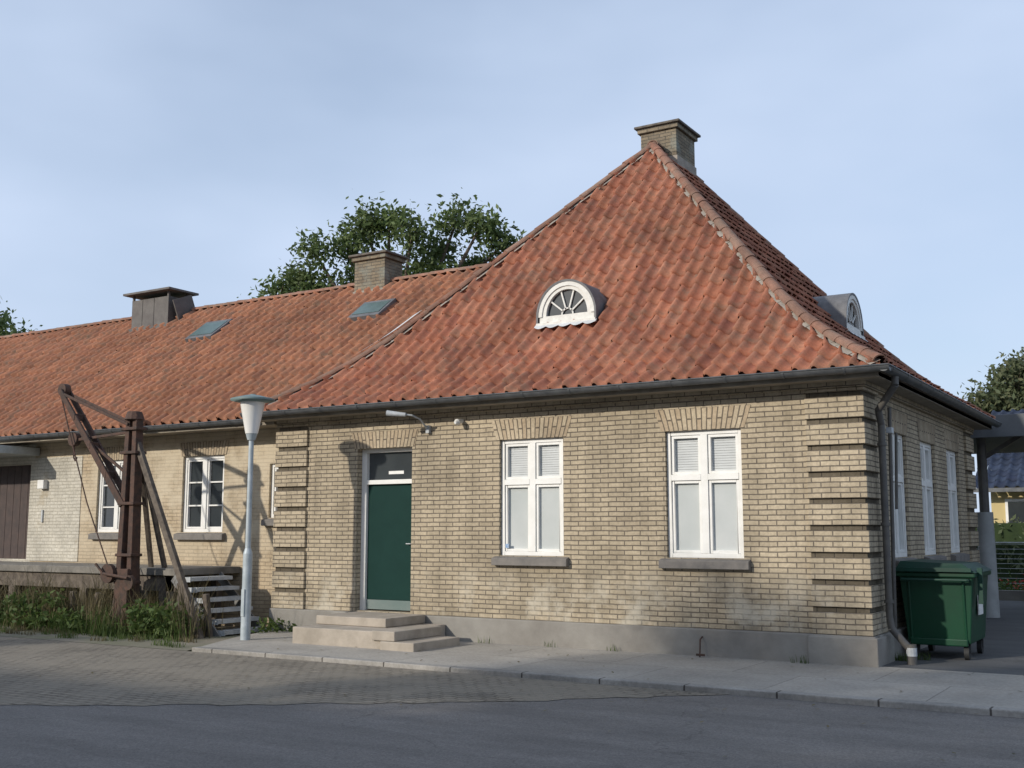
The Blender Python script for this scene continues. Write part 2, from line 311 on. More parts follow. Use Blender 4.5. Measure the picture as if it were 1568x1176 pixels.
def window(name,T,o,parent,style,trans=.63):
    u0,u1,z0,z1=o;e=bpy.data.objects.new(name,None);scene.collection.objects.link(e);e.parent=parent
    f=MB();F=.06
    tbox(f,T,u0+.002,u0+F,.05,.17,z0,z1-.002);tbox(f,T,u1-F,u1-.002,.05,.17,z0,z1-.002)
    tbox(f,T,u0+F,u1-F,.05,.17,z1-F,z1-.002);tbox(f,T,u0+F,u1-F,.05,.17,z0,z0+F)
    um=(u0+u1)/2;zt=z0+(z1-z0)*trans
    tbox(f,T,um-.05,um+.05,.045,.16,z0+F,z1-F)
    if style=='cross':
        tbox(f,T,u0+F,um-.05,.042,.16,zt-.04,zt+.04);tbox(f,T,um+.05,u1-F,.042,.16,zt-.04,zt+.04)
        cells=[(u0+F,um-.05,z0+F,zt-.04),(um+.05,u1-F,z0+F,zt-.04),(u0+F,um-.05,zt+.04,z1-F),(um+.05,u1-F,zt+.04,z1-F)]
    else:
        cells=[(u0+F,um-.05,z0+F,z1-F),(um+.05,u1-F,z0+F,z1-F)]
    s=.04;g=MB();g2=MB()
    for i,(a,c,p,q) in enumerate(cells):
        tbox(f,T,a+.004,a+s,.065,.14,p+.004,q-.004);tbox(f,T,c-s,c-.004,.065,.14,p+.004,q-.004)
        tbox(f,T,a+s,c-s,.065,.14,p+.004,p+s);tbox(f,T,a+s,c-s,.065,.14,q-s,q-.004)
        if style!='cross':
            for k in (1,2):
                zz=p+(q-p)*k/3;tbox(f,T,a+s,c-s,.075,.13,zz-.014,zz+.014)
        if style=='cross' and i>=2:
            zz=p+s
            while zz<q-s-.01:
                tbox(g2,T,a+s,c-s,.125,.14,zz,zz+.030);zz+=.034
            tbox(g,T,a+s-.01,c-s+.01,.145,.16,p+s-.01,q-s+.01)
        else: tbox(g,T,a+s-.01,c-s+.01,.115,.135,p+s-.01,q-s+.01)
    f.obj('frame',M_white,e,bevel=.004)
    g.obj('panes',M_blind if style=='cross' else M_glass,e)
    if g2.f:g2.obj('blind_slats',M_slat,e)
    sl=MB()
    c8=[T(u0-.09,-.09,z0-.14),T(u1+.09,-.09,z0-.14),T(u1+.09,.05,z0-.14),T(u0-.09,.05,z0-.14),
        T(u0-.09,-.09,z0-.035),T(u1+.09,-.09,z0-.035),T(u1+.09,.05,z0+.004),T(u0-.09,.05,z0+.004)]
    sl.hexa(c8);sl.obj('sill',M_sill,e,bevel=.008)
for w in wins_f: window('casement_window',TF,w,H,'cross')
for w in wins_r: window('casement_window',TR,w,H,'cross')
# door
D=bpy.data.objects.new('entrance_door',None);scene.collection.objects.link(D);D.parent=H
u0,u1,z0,z1=door
b=MB();tbox(b,TF,u0+.002,u0+.10,.12,.26,z0,z1-.002);tbox(b,TF,u1-.05,u1-.002,.12,.26,z0,z1-.002);tbox(b,TF,u0+.1,u1-.05,.12,.26,z1-.06,z1-.002)
tbox(b,TF,u0+.1,u1-.05,.11,.26,2.36,2.43);b.obj('frame',M_white,D,bevel=.004)
b=MB();tbox(b,TF,u0+.102,u1-.052,.17,.22,z0+.17,2.358)
b.obj('leaf',M_green,D,bevel=.005)
b=MB();tbox(b,TF,u0+.102,u1-.052,.16,.22,z0+.02,z0+.168);b.obj('kick_plate',mk('kick_plate',(.12,.17,.16),(.16,.2,.19),4,.5),D)
b=MB();tbox(b,TF,u0+.1,u1-.05,.19,.21,2.432,z1-.062);b.obj('transom_glass',M_glass,D)
b=MB();tbox(b,TF,u0+.5,u1-.3,.185,.189,2.52,2.57);b.obj('number_plate',M_white,D)
b=MB();b.tube(TF(u1-.10,.12,1.42),TF(u1-.10,.17,1.42),.010);b.tube(TF(u1-.19,.12,1.42),TF(u1-.10,.12,1.42),.009);b.obj('handle',M_galv,D)
# ---- roof
xL,xR,yF,yB=-13.68,-3.2,13.58,22.0
AX,AYf,AYb=-8.43,18.7,19.75
prof=[(0,3.60),(.08,3.84),(.16,4.12),(.24,4.46),(.34,4.95),(1,8.82)]
def zf(f):
    for (a,za),(c,zc) in zip(prof[:-1],prof[1:]):
        if f<=c: return za+(zc-za)*(f-a)/(c-a)
    return prof[-1][1]
def tile_panel(name,P,smin,smax,Q,s0,s1,mat,parent,zfn,tw=.235,tl=.34,amp=1.0):
    fs=np.linspace(0,1,401);L=[0]
    for a,c in zip(fs[:-1],fs[1:]): L.append(L[-1]+math.hypot((c-a)*Q,zfn(c)-zfn(a)))
    L=np.array(L);rows=int(L[-1]/tl)+1;V=[];F=[];UV=[]
    sec=[(0,.036),(.10,.058),(.22,.052),(.33,.020),(.45,-.012),(.62,-.032),(.80,-.024),(.93,.0),(1.0,.014)]
    ts=[a for a,_ in sec];hp=[h*amp for _,h in sec];n=len(ts)
    cols=int((s1-s0)/tw)+1
    for r in range(rows):
        l0=r*tl;l1=min((r+1)*tl+.03,L[-1])
        if l1-l0<.05: continue
        f0=float(np.interp(l0,L,fs));f1=float(np.interp(l1,L,fs))
        dq=(f1-f0)*Q;dz=zfn(f1)-zfn(f0);ln=math.hypot(dq,dz);tq,tz=dq/ln,dz/ln;nq,nz=-tz,tq
        a0,b0=smin(f0),smax(f0);a1,b1=smin(f1),smax(f1)
        for c in range(cols):
            sa=s0+c*tw;sb=sa+tw
            if sb<min(a0,a1) or sa>max(b0,b1): continue
            j=rng.normal(0,.005);k=rng.normal(0,.011);ti=rng.normal(0,.005);sj=rng.normal(0,.005)
            i0=len(V)
            for (f,lift,sl,lo,hi) in ((f0,-.02,k,a0,b0),(f0,.042,k,a0,b0),(f1,-.010,0,a1,b1)):
                q=f*Q;zz=zfn(f)
                for m_,t in enumerate(ts):
                    s=min(max(sa+t*tw+sj,lo),hi);o=lift+hp[m_]+j+(t-.5)*ti*2
                    V.append(P(s,q+nq*o+tq*sl,zz+nz*o+tz*sl));UV.append((c+.5,r+.5))
            for row in (0,1):
                for m_ in range(n-1):
                    p=i0+row*n+m_;F.append((p,p+1,p+n+1,p+n))
    return raw_mesh(name,V,F,mat,parent,UV)
QF,QR,QB=AYf-yF,xR-AX,yB-AYb;QL=AX-xL
tile_panel('roof_front',lambda s,q,z:(s,yF+q,z),lambda f:xL+f*QL,lambda f:xR-f*QR,QF,xL,xR,M_tile,H,zf)
tile_panel('roof_side',lambda s,q,z:(xR-q,s,z),lambda f:yF+f*QF,lambda f:yB-f*QB,QR,yF,yB,M_tile,H,zf)
b=MB()
for (fa,fb) in zip([p[0] for p in prof[:-1]],[p[0] for p in prof[1:]]):
    c=lambda f,sx,sy:((xL+f*QL if sx<0 else xR-f*QR),(yF+f*QF if sy<0 else yB-f*QB),zf(f)-.06)
    for (A,B_) in (((-1,-1),(1,-1)),((1,-1),(1,1)),((1,1),(-1,1)),((-1,1),(-1,-1))):
        b.face([c(fa,*A),c(fa,*B_),c(fb,*B_),c(fb,*A)])
b.obj('roof_deck',M_hip,H)
def half_tiles(mb,pts,r=.125,seg=.36,mb2=None):
    P=[Vector(p) for p in pts]
    for a,c in zip(P[:-1],P[1:]):
        L=(c-a).length;n=max(1,round(L/seg));d=(c-a)/L
        side=d.cross(Vector((0,0,1))).normalized();up=side.cross(d).normalized()
        for k in range(n):
            p=a+(c-a)*(k/n)+up*rng.normal(0,.006)+side*rng.normal(0,.006);q=a+(c-a)*((k+1)/n)+d*.03
            r0=r*1.06;r1=r*.92;m=8;uvp=(rng.random()*50,rng.random()*50)
            ring=lambda o,rr:[o+side*(math.cos(math.pi*t/m)*rr)+up*(math.sin(math.pi*t/m)*rr*.8-.02) for t in range(m+1)]
            A=ring(p,r0);B=ring(q,r1);A2=ring(p,r0-.02)
            for t in range(m):
                mb.face([A[t],A[t+1],B[t+1],B[t]],[uvp]*4);mb.face([A2[t],A2[t+1],A[t+1],A[t]],[uvp]*4)
        if mb2 is not None:
            n2=max(1,int(L/.12))
            for k in range(n2):
                p=a+(c-a)*((k+.5)/n2);w=r*1.25+rng.normal(0,.012)
                p0=p-d*.07;p1=p+d*.07
                mb2.face([p0-side*w-up*.07,p0-up*.005,p1-up*.005,p1-side*w-up*.07]);mb2.face([p0-up*.005,p0+side*w-up*.07,p1+side*w-up*.07,p1-up*.005])
b=MB();b2=MB();FS=[0.0]+[p[0] for p in prof[1:]]
hipLF=[(xL+f*QL,yF+f*QF,zf(f)+.06) for f in FS];hipRF=[(xR-f*QR,yF+f*QF,zf(f)+.06) for f in FS];hipRB=[(xR-f*QR,yB-f*QB,zf(f)+.06) for f in FS]
for h_ in (hipLF,hipRF,hipRB): half_tiles(b,h_,r=.095,mb2=b2)
half_tiles(b,[(AX,AYf-.05,8.88),(AX,AYb,8.88)],.11,mb2=b2)
b.obj('hip_tiles',M_hip,H);b2.obj('hip_mortar',M_mort,H)
b=MB();b.box(xL+.05,xR-.04,yF+.04,HY0-.072,3.47,3.52);b.box(HX1+.072,xR-.04,HY0-.072,yB-.05,3.47,3.52)
b.box(xL+.05,HX0,HY0-.072,yB-.05,3.47,3.52);b.box(HX0,HX1+.072,HY1,yB-.05,3.47,3.52)
b.box(xL+.05,xR-.04,yF+.035,yF+.075,3.46,3.60);b.box(xR-.08,xR-.04,yF+.075,yB-.05,3.46,3.60)
b.obj('soffit',M_soff,H)
def gutter(mb,a,c,out,r=.07):
    a=Vector(a);c=Vector(c);o=Vector(out);m=10
    for rr in (r,r-.012):
        A=[a+o*(math.cos(math.pi+math.pi*t/m)*rr)+Vector((0,0,math.sin(math.pi+math.pi*t/m)*rr)) for t in range(m+1)]
        B=[x+(c-a) for x in A]
        for t in range(m): mb.face([A[t],A[t+1],B[t+1],B[t]])
    for s_ in (-1,1): mb.tube(a+o*r*s_,c+o*r*s_,.012,n=6)
    L=(c-a).length
    for e in (a,c):
        A=[e+o*(math.cos(math.pi+math.pi*t/m)*r)+Vector((0,0,math.sin(math.pi+math.pi*t/m)*r)) for t in range(m+1)];mb.face(A)
    n=int(L/.8)
    for k in range(n+1):
        p=a+(c-a)*((k+.3)/(n+1))
        d=(c-a).normalized()*.014
        A=[p+o*(math.cos(math.pi+math.pi*t/m)*(r+.008))+Vector((0,0,math.sin(math.pi+math.pi*t/m)*(r+.008))) for t in range(m+1)]
        for t in range(m): mb.face([A[t]-d,A[t+1]-d,A[t+1]+d,A[t]+d])
b=MB();gutter(b,(xL-.02,yF-.06,3.575),(xR+.12,yF-.06,3.575),(0,-1,0));gutter(b,(xR+.055,yF-.1,3.57),(xR+.055,yB,3.57),(1,0,0));b.obj('gutters',M_gut,H)
b=MB();px=HX1+.14
b.path([(xR+.05,14.05,3.5),(xR+.05,14.05,3.40),(px,14.28,3.12),(px,14.4,2.95),(px,14.4,.55),(px+.02,14.4,.42),(px+.22,14.42,.18)],.045,12)
b.tube((px+.24,14.42,.0),(px+.24,14.42,.24),.06,.06)
for zz in (2.7,1.7,.75): b.tube((px,14.4,zz-.02),(px,14.4,zz+.02),.06)
b.path([(px+.02,14.78,3.2),(px-.03,14.78,.3)],.025,8);b.path([(px,15.18,2.9),(px-.04,15.2,1.9)],.02,8)
b.obj('downpipe',M_pipe,H,smooth=True)
b=MB();b.box(px+.03,px+.10,14.50,14.62,2.85,2.92);b.tube((px+.24,14.42,.1),(px+.24,14.42,.2),.064);b.obj('pipe_collar',M_galv,H)
M_capl=mk('cap_lead',(.07,.06,.055),(.16,.14,.11),6,.8,.4)
def chimney(x0,x1,y0,y1,z0,z1,par,name='chimney'):
    b=MB();b.box(x0,x1,y0,y1,z0,z1-.16);b.box(x0-.05,x1+.05,y0-.05,y1+.05,z1-.16,z1-.07);b.obj(name,M_chim,par,bevel=.01)
    b=MB();b.box(x0-.10,x1+.10,y0-.10,y1+.10,z1-.07,z1-.02);b.box(x0+.02,x1-.02,y0+.02,y1-.02,z1-.02,z1+.02);b.obj(name+'_cap',M_capl,par,bevel=.015)
    b=MB();b.box(x0-.02,x1+.02,y0-.02,y1+.02,z0,z0+.38);b.obj(name+'_flashing',M_mort,par)
chimney(-8.80,-8.06,18.95,19.85,8.3,9.38,H)
# dormers
def dormer(T,name):
    e=bpy.data.objects.new(name,None);scene.collection.objects.link(e);e.parent=H
    zb=4.88;hw=.49;rh=.12;ah=.52;m=24;iw=.12
    def arc(a,h,base):
        return [(a*math.cos(math.pi*t/m),base+h*math.sin(math.pi*t/m)) for t in range(m+1)]
    O=[(hw,zb)]+arc(hw,ah,zb+rh)+[(-hw,zb)]
    I=[(hw-iw,zb+.13)]+arc(hw-iw,ah-iw,zb+.135)+[(-hw+iw,zb+.13)]
    b=MB()
    for k in range(len(O)-1):
        b.face([T(O[k][0],.0,O[k][1]),T(O[k+1][0],.0,O[k+1][1]),T(I[k+1][0],.0,I[k+1][1]),T(I[k][0],.0,I[k][1])])
        b.face([T(I[k][0],.0,I[k][1]),T(I[k+1][0],.0,I[k+1][1]),T(I[k+1][0],-.07,I[k+1][1]),T(I[k][0],-.07,I[k][1])])
    b.face([T(-hw,0,zb),T(hw,0,zb),T(hw-iw,0,zb+.13),T(-hw+iw,0,zb+.13)])
    O2=arc(hw+.02,ah+.02,zb+rh);O3=arc(hw-.05,ah-.05,zb+rh)
    for k in range(m):
        b.face([T(O2[k][0],.02,O2[k][1]),T(O2[k+1][0],.02,O2[k+1][1]),T(O3[k+1][0],.02,O3[k+1][1]),T(O3[k][0],.02,O3[k][1])])
        b.face([T(O3[k][0],.02,O3[k][1]),T(O3[k+1][0],.02,O3[k+1][1]),T(O3[k+1][0],0,O3[k+1][1]),T(O3[k][0],0,O3[k][1])])
    tb=lambda u0,u1,n0,n1,z0,z1:b.hexa([T(u0,n1,z0),T(u1,n1,z0),T(u1,n0,z0),T(u0,n0,z0),T(u0,n1,z1),T(u1,n1,z1),T(u1,n0,z1),T(u0,n0,z1)])
    tb(-hw-.04,hw+.04,0,.05,zb-.04,zb+.02)
    cz=zb+.135;rx,rz=(hw-iw),(ah-iw)
    for an in (36,72,108,144):
        A=math.radians(an)
        b.beam(T(.09*math.cos(A),-.04,cz+.09*math.sin(A)),T(rx*math.cos(A),-.04,cz+rz*math.sin(A)),.024,.024)
    arcp=[T(.10*math.cos(math.pi*t/8),-.04,cz+.10*math.sin(math.pi*t/8)) for t in range(9)]
    for a,c in zip(arcp[:-1],arcp[1:]): b.beam(a,c,.024,.024)
    b.obj('arched_frame',mk('weathered_white_paint',(.74,.73,.68),(.60,.585,.54),9,.6),e)
    b=MB();b.face([T(x,-.06,z) for x,z in [(hw-.1,zb+.12)]+arc(hw-.1,ah-.1,zb+.14)+[(-hw+.1,zb+.12)]]);b.obj('fan_glass',M_glass,e)
    b=MB();R=[(hw+.05,zb-.02)]+arc(hw+.05,ah+.05,zb+rh)+[(-hw-.05,zb-.02)];R2=arc(hw+.015,ah+.015,zb+rh);R2=[(hw+.015,zb)]+R2+[(-hw-.015,zb)]
    for k in range(len(R)-1):
        b.face([T(R[k][0],.03,R[k][1]),T(R[k+1][0],.03,R[k+1][1]),T(R[k+1][0],-1.1,R[k+1][1]),T(R[k][0],-1.1,R[k][1])])
        b.face([T(R[k][0],.03,R[k][1]),T(R[k+1][0],.03,R[k+1][1]),T(R2[k+1][0],.026,R2[k+1][1]),T(R2[k][0],.026,R2[k][1])])
    b.obj('lead_barrel_roof',M_lead,e,smooth=True)
    b=MB();nn=5
    for k in range(nn):
        ua=-hw-.06+(2*hw+.12)*k/nn;w_=(2*hw+.12)/nn
        tp=[T(ua,.03,zb-.0),T(ua+w_,.03,zb-.0)]
        bt=[T(ua+w_*(1-t/6),.08+.04*math.sin(math.pi*t/6),zb-.045-.04*math.sin(math.pi*t/6)) for t in range(7)]
        b.face(tp+bt)
    b.obj('scalloped_apron',M_leadl,e)
dormer(lambda u,n,z:(AX+.06+u,15.16-n,z),'dormer')
dormer(lambda u,n,z:(-4.80+n,18.6+u,z),'dormer')
b=MB()
for f0 in np.linspace(.27,.41,8)[:-1]:
    f1=f0+.0202
    p=lambda f,dx,dz:(xL+f*QL-dx,yF+f*QF,zf(f)+dz)
    b.face([p(f0,.04,.15),p(f0,.22,.08),p(f1,.22,.08),p(f1,.04,.15)])
b.obj('valley_flashing',M_leadl,H)
b=MB();b.box(-11.45,-9.78,12.42,13.92,-.02,.235);b.obj('doorstep_base',M_conc,H,bevel=.012)
b=MB();b.box(-11.47,-10.15,12.95,13.92,.237,.365);b.obj('doorstep_landing',M_conc,H,bevel=.012)
b=MB();b.box(-9.778,-9.2,12.35,13.45,-.02,.115);b.box(-9.95,-9.55,12.38,13.5,.117,.25);b.obj('doorstep_treads',M_conc,H,bevel=.012)
b=MB();b.box(-10.20,-10.14,13.94,13.998,3.12,3.24);b.path([(-10.17,13.95,3.18),(-10.17,13.75,3.32),(-10.22,13.62,3.37),(-10.32,13.55,3.385)],.014,8)
b.tube((-10.30,13.56,3.38),(-10.58,13.45,3.41),.03,.045,14);b.obj('wall_lamp',M_galv,H,smooth=True)
b=MB();b.tube((-9.55,13.99,3.28),(-9.55,13.85,3.25),.03,.05,14);b.tube((-9.55,13.85,3.25),(-9.55,13.80,3.24),.05,.02,14);b.obj('outdoor_sensor',M_white,H,smooth=True)
b=MB();b.path([(-5.70,13.93,.25),(-5.70,13.85,.22),(-5.69,13.80,.0)],.010,6);b.beam((-5.74,13.80,.03),(-5.62,13.80,.03),.012,.03);b.obj('boot_scraper',M_rust,H)
b=MB();b.box(-8.80,-8.74,14.035,14.045,1.37,1.43);b.obj('sticker',mk('sticker',(.1,.25,.5),(.5,.55,.6),40,.5),H)
# ---------------------------------------------------------------- wing
W=root('brick_warehouse_wing')
wz=[(-18.62,-17.54,1.6,3.0),(-16.2,-15.12,1.6,3.0),(-14.0,-13.42,1.85,2.8)]
wdoor=(-22.9,-20.75,1.05,3.0)
b=MB();wall(b,TW,-20.62,-13.31,0-.1,ZT,wz,.25);wall(b,TW,-34,-22.95,-.1,ZT,[],.25);b.obj('walls',M_brick2,W)
b=MB();wall(b,TW,-22.95,-20.62,-.1,ZT,[wdoor],.25);b.box(-20.62,-19.1,14.488,14.56,1.02,3.12);b.obj('white_painted_wall',M_brickw,W)
b=MB();b.face([(-34,14.5,-.1),(-34,21,-.1),(-34,21,ZT),(-34,14.5,ZT)]);b.face([(-34,21,-.1),(-13.3,21,-.1),(-13.3,21,ZT),(-34,21,ZT)]);b.obj('rear_walls',M_brick2,W)
for w in wz: window('casement_window',TW,w,W,'six')
b=MB()
for w in wz[:2]: lintel(b,TW,w[0],w[1],w[3],.26,.06)
b.obj('soldier_course_lintels',M_lint,W)
b=MB()
for k in range(9): b.box(-22.9+k*.24,-22.9+k*.24+.232,14.62,14.66,1.05,3.0)
b.obj('plank_door',M_brown,W,bevel=.006)
b=MB();b.box(-24,-20.45,13.35,14.48,3.17,3.33);b.obj('door_canopy',mk('canopy_paint',(.42,.44,.43),(.3,.31,.3),5,.7),W,bevel=.01)
b=MB();b.box(-20.35,-20.15,14.38,14.485,2.48,2.66);b.obj('meter_box',M_white,W,bevel=.01)
b=MB();b.box(-20.28,-20.24,14.46,14.485,1.8,2.05);b.obj('cable_bracket',M_galv,W)
WY0,WYR,WZ0,WZR=13.92,18.0,3.56,6.76
wzf=lambda f:WZ0+(WZR-WZ0)*(f if f>.12 else f*.9+.1*f*f/.12)
tile_panel('roof_front',lambda s,q,z:(s,WY0+q,z),lambda f:-34,lambda f:-10.0,WYR-WY0,-34,-10,M_tile2,W,wzf)
b=MB();b.face([(-34,WY0,WZ0-.06),(-10,WY0,WZ0-.06),(-10,WYR,WZR-.06),(-34,WYR,WZR-.06)]);b.face([(-34,WYR,WZR-.06),(-10,WYR,WZR-.06),(-10,22,3.5),(-34,22,3.5)])
b.face([(-34,14.5,3.45),(-34,WYR,WZR-.06),(-34,21,3.45)]);b.obj('roof_deck',M_tile2,W)
b=MB();b2=MB();half_tiles(b,[(-34,WYR,WZR+.03),(-9.8,WYR,WZR+.03)],.10,mb2=b2);b.obj('ridge_tiles',M_hip,W)
b=MB();gutter(b,(-34,WY0-.06,3.52),(-13.75,WY0-.06,3.52),(0,-1,0));b.obj('gutter',M_gut,W)
b=MB();b.box(-34,-13.4,WY0+.03,14.49,3.42,3.47);b.box(-34,-13.72,WY0+.0,WY0+.03,3.40,3.53);b.obj('soffit',M_soff,W)
chimney(-14.85,-14.05,17.72,18.32,6.2,7.38,W)
b=MB();b.box(-21.45,-20.2,17.45,18.05,6.1,7.06);b.box(-21.5,-20.15,17.4,18.1,6.3,6.38);
for x in (-21.45,-20.25): 
    for y in (17.45,18.0): b.box(x,x+.05,y,y+.05,7.06,7.18)
for x in (-21.1,-20.7): b.box(x,x+.02,17.44,17.449,6.4,7.06)
b.box(-21.62,-20.02,17.3,18.2,7.18,7.23);b.beam((-20.0,17.5,6.70),(-19.95,18.0,6.90),.04,.5)
b.obj('ventilation_box',mk('weathered_metal_cladding',(.085,.075,.07),(.13,.12,.11),4,.7,.3),W,bevel=.01)
def skylight(xc,f0,f1,w):
    P=lambda x,f,o:(x,WY0+f*(WYR-WY0)-.617*o,wzf(f)+.787*o)
    b=MB();x0,x1=xc-w/2,xc+w/2
    b.hexa([P(x0,f0,.0),P(x1,f0,.0),P(x1,f1,.0),P(x0,f1,.0),P(x0,f0,.11),P(x1,f0,.11),P(x1,f1,.10),P(x0,f1,.10)]);b.obj('skylight_frame',M_lead,W,bevel=.01)
    b=MB();e=.06;g=.02
    b.hexa([P(x0+e,f0+g,.10),P(x1-e,f0+g,.10),P(x1-e,f1-g,.09),P(x0+e,f1-g,.09),P(x0+e,f0+g,.120),P(x1-e,f0+g,.120),P(x1-e,f1-g,.110),P(x0+e,f1-g,.110)]);b.obj('skylight_pane',M_teal,W)
skylight(-18.2,.66,.81,.80);skylight(-13.65,.66,.79,.78)
# loading dock
K=root('loading_dock')
b=MB();b.box(-34,-14.62,13.0,14.48,.88,1.0);b.obj('deck',mk('dock_deck',(.24,.22,.19),(.14,.13,.115),4,.9,.3),K,bevel=.01)
b=MB();b.box(-34,-14.66,13.06,13.2,.62,.878)
x=-33.5
while x<-14.6: b.box(x,x+.18,13.05,13.22,-.1,.62);b.box(x,x+.14,14.2,14.35,-.1,.88);x+=2.05
b.box(-14.9,-14.7,13.06,13.25,-.1,.88);b.obj('supports',M_wood,K)
S=root('steel_stairs')
b=MB()
for k in range(6):
    zz=.86-k*.165;xx=-14.50+k*.165
    b.box(xx,xx+.24,13.02,13.95,zz-.03,zz);b.box(xx+.232,xx+.244,13.02,13.95,zz-.06,zz-.0);b.box(xx,xx+.24,13.008,13.02,zz-.075,zz+.004)
b.obj('treads',M_galv,S)
b=MB();
for y in (12.985,13.985): b.beam((-14.62,y,.86),(-13.50,y,-.15),.03,.16)
b.obj('stringers',mk('steel_dark',(.16,.16,.16),(.24,.235,.225),6,.6),S)
# ---------------------------------------------------------------- crane
C=root('loading_crane')
cx,cy=-15.3,12.6
b=MB()
b.beam((cx-.13,cy-.02,-.1),(cx-.08,cy,3.5),.13,.2,.10,.15,(0,1,0));b.beam((cx+.12,cy+.02,-.1),(cx+.09,cy,3.55),.12,.2,.10,.15,(0,1,0))
b.beam((cx,cy,-.1),(cx,cy,1.0),.36,.30,.30,.26,(0,1,0))
b.tube((cx,cy,3.48),(cx,cy,3.62),.17,.12);
for zz in (.75,1.2,2.05,2.9,3.3): b.box(cx-.2,cx+.2,cy-.12,cy+.12,zz,zz+.05)
tip=(-17.2,12.6,4.12)
for dy in (-.09,.09): 
    b.beam((cx-.1,cy+dy,2.05),(tip[0],cy+dy,tip[2]-.02),.05,.13,.04,.10)
    b.beam((cx-.05,cy+dy,3.4),(tip[0]+.12,cy+dy,tip[2]-.1),.03,.05)
b.beam((-16.9,cy,3.2),(-15.35,cy,3.28),.04,.05)
b.beam((-16.3,cy,3.08),(cx,cy,2.5),.04,.05)
for t in (.25,.5,.75): 
    px_=cx-.1+(tip[0]-cx+.1)*t;pz_=2.05+(tip[2]-2.05)*t;b.beam((px_,cy-.12,pz_),(px_,cy+.12,pz_),.05,.12)
b.obj('post_and_jib',M_rust,C,bevel=.01)
b=MB();b.tube((tip[0],cy-.06,tip[2]),(tip[0],cy+.06,tip[2]),.11,n=16);b.tube((-16.85,cy-.05,3.22),(-16.85,cy+.05,3.22),.12,n=16)
b.tube((cx-.28,cy-.2,.92),(cx-.28,cy-.12,.92),.16,n=18);b.tube((cx+.25,cy-.2,.78),(cx+.25,cy-.13,.78),.12,n=18);b.tube((cx-.3,cy-.25,.92),(cx+.3,cy-.25,.86),.025)
b.beam((cx-.3,cy-.25,.92),(cx-.48,cy-.27,1.08),.03,.03)
b.obj('winch_wheels',M_rust,C,smooth=True)
b=MB();b.path([(tip[0],cy-.1,tip[2]+.0),(-16.85,cy-.1,3.3),(-16.3,cy-.1,2.1),(cx-.28,cy-.16,1.0)],.012,6);b.path([(-16.85,cy,3.1),(-16.85,cy,2.9),(-16.8,cy,2.84),(-16.76,cy,2.9)],.015,6);b.obj('chain',M_rust,C)
b=MB();b.beam((cx+.1,cy,3.08),(-13.5,12.6,-.12),.08,.11);b.beam((cx+.05,cy+.1,3.0),(-15.72,13.45,.95),.07,.10)
b.beam((-15.25,cy+.05,3.2),(-15.1,13.2,1.0),.06,.08);b.obj('stay_timbers',M_wood,C,bevel=.008)
L_=root('timber_offcuts')
b=MB()
for k in range(8):
    x=-16.9+k*.45+rng.normal(0,.1);b.beam((x,12.75+rng.normal(0,.06),-.1),(x+rng.normal(0,.12),12.8,.35+rng.random()*.45),.10,.08,up=(0,1,0))
b.beam((-17.3,12.45,.02),(-15.8,12.5,.08),.16,.14);b.beam((-15.1,12.7,.3),(-14.2,12.75,.05),.12,.10);b.obj('timbers',M_wood,L_,bevel=.01)
# ---------------------------------------------------------------- lamp post
P_=root('street_lamp');lx,ly=-12.39,12.42
b=MB();b.tube((lx,ly,-.02),(lx,ly,1.28),.075,.07,18);b.tube((lx,ly,1.28),(lx,ly,1.36),.07,.045,18);b.tube((lx,ly,1.36),(lx,ly,3.02),.043,.038,18);b.tube((lx,ly,3.0),(lx,ly,3.1),.06,.09,18)
b.box(lx-.03,lx+.03,ly-.082,ly-.06,.35,.75);b.obj('pole',M_post,P_,smooth=True)
b=MB();b.tube((lx,ly,3.1),(lx,ly,3.58),.095,.19,24);b.obj('opal_shade',M_opal,P_,smooth=True)
b=MB();b.tube((lx,ly,3.58),(lx,ly,3.61),.2,.335,28);b.tube((lx,ly,3.61),(lx,ly,3.635),.335,.335,28);b.tube((lx,ly,3.635),(lx,ly,3.69),.335,.12,28);b.tube((lx,ly,3.69),(lx,ly,3.71),.06,.04);b.obj('cap',M_cap,P_,smooth=True)
# ---------------------------------------------------------------- wheelie bin
B=root('wheeled_dumpster');x0,x1,y0,y1=-3.46,-2.56,15.15,16.35
b=MB();ti=.07
b.hexa([(x0+ti,y0+ti,.2),(x1-ti,y0+ti,.2),(x1-ti,y1-ti,.2),(x0+ti,y1-ti,.2),(x0,y0,1.08),(x1,y0,1.08),(x1,y1,1.08),(x0,y1,1.08)])
b.beam((x0+.12,y0+ti,.24),(x0+.12,y0-.005,1.0),.035,.03,up=(0,1,0));b.beam((x1-.12,y0+ti,.24),(x1-.12,y0-.005,1.0),.035,.03,up=(0,1,0))
b.box(x0-.035,x1+.035,y0-.035,y1+.035,1.03,1.09);b.box(x0+.1,x1-.1,y0+.03,y0+.1,.17,.26)
b.obj('body',M_bin,B,bevel=.02)
b=MB()
b.hexa([(x0-.05,y0-.05,1.092),(x1+.05,y0-.05,1.092),(x1+.05,y1+.05,1.092),(x0-.05,y1+.05,1.092),(x0+.02,y0+.03,1.23),(x1-.12,y0+.03,1.20),(x1-.12,y1-.03,1.20),(x0+.02,y1-.03,1.23)])
b.box(x0-.02,x1+.0,y0-.085,y0-.052,1.10,1.15);b.tube((x0+.05,y0-.10,1.0),(x1-.05,y0-.10,1.0),.018);b.tube((x0+.05,y0-.1,1.0),(x0+.05,y0,1.0),.018);b.tube((x1-.05,y0-.1,1.0),(x1-.05,y0,1.0),.018)
b.box(x1+.03,x1+.09,y0+.15,y0+.22,.7,1.15)
b.obj('lid',M_binlid,B,bevel=.02)
b=MB()
